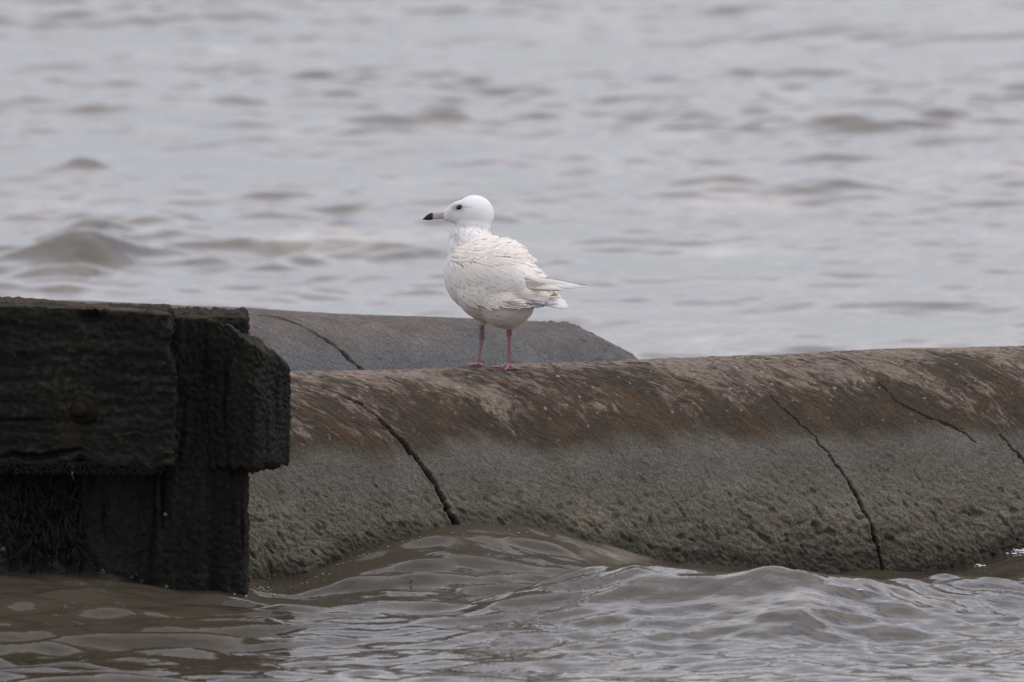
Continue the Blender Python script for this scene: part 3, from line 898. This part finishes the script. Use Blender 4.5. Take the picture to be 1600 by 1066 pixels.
faces = np.vstack([BF, np.array(quad) + nb0])
m_body = col_mat('gull_plumage', rough=0.85, spec=0.2, nscale=420, nmix=0.06, bump=0.25, bdist=0.0012, stretch=(1, 1, 0.45))
m_body.node_tree.nodes['Principled BSDF'].inputs['Subsurface Weight'].default_value = 0.0
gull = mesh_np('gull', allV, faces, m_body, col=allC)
gull.location = G0
tag(gull, 'white young gull with a black tipped bill standing on the brown crown of the pipe', 'gull')

bvh = BVHTree.FromPolygons([tuple(v) for v in BV], [tuple(f) for f in BF.tolist()])
def surf(u, v, side=-1):
    o = L(u, v, 400 * side)
    loc, nrm, i, d = bvh.ray_cast(o, Vector((0, -side, 0)))
    return (loc, nrm) if loc else (None, None)

# feathers --------------------------------------------------------------
m_f, t, b = mat_new('gull_feather')
va = N(t, 'ShaderNodeVertexColor', layer_name='Col')
b.inputs['Roughness'].default_value = 0.8
b.inputs['Specular IOR Level'].default_value = 0.2
t.links.new(va.outputs['Color'], b.inputs['Base Color'])
tcf = N(t, 'ShaderNodeTexCoord')
nf_ = N(t, 'ShaderNodeTexNoise', i_Scale=500.0, i_Detail=2.0)
t.links.new(tcf.outputs['Object'], nf_.inputs['Vector'])
bpf = N(t, 'ShaderNodeBump'); bpf.inputs['Strength'].default_value = 0.2; bpf.inputs['Distance'].default_value = 0.0008
t.links.new(nf_.outputs['Fac'], bpf.inputs['Height']); t.links.new(bpf.outputs[0], b.inputs['Normal'])

class Feathers:
    def __init__(s): s.v, s.f, s.c = [], [], []
    def blade(s, centre, widths, sides, norms, col, colt):
        """one feather: a curved vane with a raised shaft, 5 points across"""
        b0 = len(s.v); n = len(centre)
        for i, (c, wv, sd, nr) in enumerate(zip(centre, widths, sides, norms)):
            t_ = i / (n - 1)
            for k in (-1, -0.5, 0, 0.5, 1):
                p = c + sd * (wv * k) - nr * (abs(k) ** 2 * wv * 0.14) + nr * (0.0003 if k == 0 else 0)
                s.v.append(tuple(p))
                cc = [a * (1 - t_) + b2 * t_ for a, b2 in zip(col, colt)]
                sh = 1.0 - 0.10 * (abs(k) == 1)
                s.c.append([q * sh for q in cc])
        for i in range(n - 1):
            for j in range(4):
                a = b0 + i * 5 + j
                s.f.append((a, a + 5, a + 6, a + 1))
    def build(s, name, parent):
        o = mesh_np(name, s.v, s.f, m_f, parent, col=np.array(s.c))
        so_ = o.modifiers.new('thickness', 'SOLIDIFY'); so_.thickness = 0.00018; so_.offset = -1
        return o

def flow(u, v):
    # direction the plumage runs, degrees below horizontal
    a = np.interp(u, [695, 725, 760, 800, 850], [66, 50, 34, 24, 10])
    if v < 405: a = a * 0.55 - 6
    return a + (v - 430) * -0.10
def lay(fz, u, v, Ln, W, side, lift0, lift1, col, colt, ang=None, rj=0.0):
    n = 7
    cs, ws, sds, nrs = [], [], [], []
    a = (flow(u, v) if ang is None else ang) + rj
    cu, cv = u, v
    last = None; miss = 0
    for i in range(n):
        t_ = i / (n - 1)
        loc, nr = surf(cu, cv, side)
        if loc is None or abs(nr.y) < 0.12:
            miss += 1
            if last is None or side > 0 or miss > 2: return
            loc = last[0] + last[2]; nr = last[1]
        off = lift0 + (lift1 - lift0) * t_
        c = loc + nr * off
        step = None if last is None else (loc - last[0])
        last = (loc, nr, step if step is not None and step.length < 0.02 else Vector((math.cos(rad(a)) * Ln / (n - 1) * PXM, 0, -math.sin(rad(a)) * Ln / (n - 1) * PXM)))
        cs.append(c); nrs.append(nr)
        ws.append(W * PXM * (0.45 + 0.75 * math.sin(min(1, t_ * 1.25) * math.pi * 0.62)) * (1 if t_ < 0.8 else max(0.12, 1 - (t_ - 0.8) * 4.2)))
        cu += math.cos(rad(a)) * Ln / (n - 1); cv += math.sin(rad(a)) * Ln / (n - 1)
        a -= 1.6
    for i in range(n):
        d = (cs[min(i + 1, n - 1)] - cs[max(i - 1, 0)])
        sd = nrs[i].cross(d)
        if sd.length < 1e-7: sd = Vector((0, 0, 1))
        sds.append(sd.normalized())
    fz.blade(cs, ws, sds, nrs, col, colt)
WH = (0.90, 0.87, 0.825)
def tint(r, warm):
    k = r.uniform(-0.035, 0.02)
    return tuple(c + k for c in (WH[0] - 0.03 * warm, WH[1] - 0.09 * warm, WH[2] - 0.17 * warm))
def make_wing(side, seed):
    r = random.Random(seed)
    fz = Feathers()
    # coverts and secondaries, laid from the tail end forward so that each row overlaps the one behind it
    rows = []
    for iu in range(30):
        for iv in range(20):
            u = 846 - iu * 5 + r.uniform(-2, 2)
            v = 400 + iv * 3.9 + r.uniform(-1.6, 1.6)
            lo = np.interp(u, [700, 715, 735, 765, 800, 850], [440, 452, 462, 466, 462, 452])
            hi = np.interp(u, [700, 735, 775, 800, 850], [412, 404, 396, 390, 425])
            if v > lo or v < hi or u < 702: continue
            rows.append((u, v))
    rows.sort(key=lambda q: -q[0])
    for k, (u, v) in enumerate(rows):
        depth = 0.0022 + 0.004 * (846 - u) / 146 * 0.5
        edge = np.interp(v, [400, 460], [0, 1])
        wm = 0.3 + 0.45 * max(0, edge - 0.5) + r.uniform(-0.1, 0.15) + 0.6 * max(0, (u - 800) / 60)
        wm += 0.45 * math.exp(-((v - np.interp(u, [700, 735, 775, 800, 850], [414, 407, 397, 398, 425])) / 4.5) ** 2)  # shadow line of the scapular fold painted as a warmer tint
        lay(fz, u, v, r.uniform(26, 38), r.uniform(2.4, 3.4), side, depth, depth + r.uniform(0.0001, 0.0006), tint(r, wm), tint(r, wm + 0.25), rj=r.uniform(-5, 5))
    # scapulars: the puffed band above the wing
    rows = []
    for iu in range(29):
        for iv in range(11):
            u = 838 - iu * 4.9 + r.uniform(-2, 2)
            lo = np.interp(u, [700, 735, 775, 800, 840], [407, 400, 391, 396, 420])
            hi = np.interp(u, [700, 735, 775, 800, 840], [388, 372, 367, 372, 405])
            v = hi + (lo - hi) * iv / 10 + r.uniform(-1.5, 1.5)
            if u < 706: continue
            rows.append((u, v))
    rows.sort(key=lambda q: -q[0])
    for k, (u, v) in enumerate(rows):
        wm = 0.4 + r.uniform(-0.15, 0.35)
        lift = 0.0042 if side < 0 else 0.0035
        lay(fz, u, v, r.uniform(16, 26), r.uniform(2.6, 3.8), side, lift - .002, lift + r.uniform(-0.0008, 0.0003), tint(r, wm), tint(r, wm + 0.3), ang=np.interp(u, [700, 740, 780, 840], [15, 2, 14, 46]) + r.uniform(-9, 9))
    # tertials and folded primaries reaching past the tail
    def free(pts, W, col, colt, nrm=Vector((0, 1.0 * side, 0.35)).normalized()):
        n = 9; cs, ws, sds, nrs = [], [], [], []
        P3 = [L(*p) for p in pts]
        for i in range(n):
            t_ = i / (n - 1)
            a, b_, c = P3
            p = a * (1 - t_) ** 2 + b_ * 2 * t_ * (1 - t_) + c * t_ * t_
            cs.append(p); nrs.append(nrm)
            ws.append(W * PXM * (0.7 + 0.5 * math.sin(math.pi * min(1, t_ * 1.1) * .8)) * (1 - t_ ** 2.2) + 0.0004)
        for i in range(n):
            d = cs[min(i + 1, n - 1)] - cs[max(i - 1, 0)]
            sds.append(nrm.cross(d).normalized())
        fz.blade(cs, ws, sds, nrs, col, colt)
    BUFF = (0.72, 0.60, 0.45); CRM = (0.84, 0.74, 0.60)
    yo = -62 if side < 0 else -22
    for k in range(9):
        t_ = k / 8
        free([(800 + 10 * t_, 418 + 24 * t_, yo + 10), (838, 432 + 12 * t_, yo - 6), (862 + 14 * t_, 441 + 9 * t_ + r.uniform(-1, 1), yo - 14)], 5.0, tint(r, .3), BUFF if k % 2 else CRM)
    tips = [(920, 442.3), (911, 442.8), (900, 443.8), (884, 446.5)]
    for k, (tu, tv) in enumerate(tips):
        free([(812, 432 + 3.0 * k, yo + 4), (856, 434 + 3.2 * k, yo - 14), (tu, tv, yo - 30)], 4.8, CRM, (0.84, 0.82, 0.77))
    if side > 0:
        for k in range(5):
            free([(830, 446 + 3 * k, yo - 6), (858, 452 + 2 * k, yo - 16), (872 + k, 458 + 1.5 * k, yo - 22)], 4.5, BUFF, CRM)
    return fz.build('wing', gull)
make_wing(-1, 3)
make_wing(1, 4)
# tail fan and undertail coverts
fz = Feathers(); r = random.Random(12)
def tailf(a, b_, c, W, col, colt, nr):
    n = 9; cs, ws, sds, nrs = [], [], [], []
    P3 = [L(*a), L(*b_), L(*c)]
    for i in range(n):
        t_ = i / (n - 1)
        p = P3[0] * (1 - t_) ** 2 + P3[1] * 2 * t_ * (1 - t_) + P3[2] * t_ * t_
        cs.append(p); nrs.append(nr)
        ws.append(W * PXM * (0.55 + 0.5 * t_) * (1 if t_ < .86 else 1 - (t_ - .86) * 4.5))
    for i in range(n):
        d = cs[min(i + 1, n - 1)] - cs[max(i - 1, 0)]
        sds.append(nr.cross(d).normalized())
    fz.blade(cs, ws, sds, nrs, col, colt)
for k in range(10):
    t_ = k / 9
    y_ = -78 + 52 * t_
    tailf((818 + 4 * t_, 464 - 14 * t_, y_ * .6), (850, 468 - 12 * t_, y_ * .9), (886 + r.uniform(-3, 4) - 8 * t_, 474 - 13 * t_ + r.uniform(-1, 1), y_), 6.2, (0.74, 0.68, 0.60), (0.84, 0.81, 0.77), Vector((0.1, -0.75 + 0.4 * t_, 0.55)).normalized())
for k in range(80):
    u = r.uniform(782, 850); t_ = (u - 782) / 68
    v = r.uniform(462, 474) - 8 * t_ + 3
    loc, nr = surf(u, min(v, 470), -1)
    y_ = (loc.y / PXM if loc else -60) - 2 - 3 * r.random()
    Ln = r.uniform(18, 30)
    wm = r.random()
    col = (0.80 - .22 * wm, 0.76 - .34 * wm, 0.70 - .42 * wm)
    tailf((u, v, y_), (u + Ln * .5, v + 1.5, y_ - 2), (u + Ln, v + r.uniform(0, 4), y_ - 1 - 8 * t_), r.uniform(1.4, 2.4), col, (0.82, 0.79, 0.75), Vector((0.15, -0.85, 0.3 + 0.2 * r.random())).normalized())
fz.build('tail', gull)

# bill
def bill_loft(name, us, mat, parent, lower=False):
    prof = [  # u, v_top, v_mid(gape), v_bottom, half width
        (706, 329.5, 337.5, 345.5, 6.4), (697, 330.5, 337.5, 344.0, 5.3), (690, 331.8, 337.8, 343.4, 4.5), (683, 332.6, 338.6, 343.6, 3.9), (676, 333.5, 339.8, 344.4, 3.4),
        (672, 334.2, 340.6, 345.3, 3.1), (668, 336.2, 341.5, 345.5, 2.7), (664.5, 339.0, 342.6, 345.0, 2.0), (661.5, 342.2, 344.0, 345.0, 1.2), (660, 344.4, 344.9, 345.3, 0.3)]
    U0 = np.array([p[0] for p in prof])[::-1]
    v, n = [], 16
    for u in us:
        q = [np.interp(u, U0, np.array([p[i] for p in prof])[::-1]) for i in (1, 2, 3, 4)]
        for j in range(n):
            a = 2 * math.pi * j / n
            c, s_ = math.cos(a), math.sin(a)
            vv = q[1] - (q[1] - q[0]) * max(s_, 0) ** 0.8 + (q[2] - q[1]) * max(-s_, 0) ** 0.8
            wd = q[3] * (abs(c) ** 0.8) * (1 if c > 0 else -1)
            if abs(s_) < 0.05: wd *= 0.84         # groove of the gape
            v.append(tuple(L(u, vv, 22 + wd)))
    f = grid_faces(len(us), n, True)
    return mesh_np(name, v, f, mat, parent)
horn = simple_mat('bill_horn', (0.42, 0.34, 0.31), 0.45, (0.55, 0.49, 0.45), 160, 0.1, 0.001)
blk = simple_mat('bill_black', (0.012, 0.012, 0.014), 0.4, (0.022, 0.02, 0.022), 160, 0.1, 0.001)
bill = bill_loft('bill', list(np.linspace(706, 675.5, 10)), horn, gull)
bill_loft('bill_tip', list(np.linspace(676, 660, 14)), blk, bill)
# nostril line
eye_m, t, b = mat_new('eye_dark')
b.inputs['Base Color'].default_value = (0.010, 0.008, 0.007, 1)
b.inputs['Roughness'].default_value = 0.08
for side in (-1, 1):
    loc, nr = surf(718, 324, side)
    M = Matrix.Translation(loc - nr * 1.6 * PXM) @ Matrix.Diagonal(Vector((6.0 * PXM, 3.6 * PXM, 4.7 * PXM, 1)))
    bm = bmesh.new(); bmesh.ops.create_uvsphere(bm, u_segments=20, v_segments=12, radius=1.0, matrix=M)
    me = bpy.data.meshes.new('eye'); bm.to_mesh(me); bm.free()
    for p in me.polygons: p.use_smooth = True
    me.materials.append(eye_m)
    e = bpy.data.objects.new('eye', me); C.objects.link(e); e.parent = gull
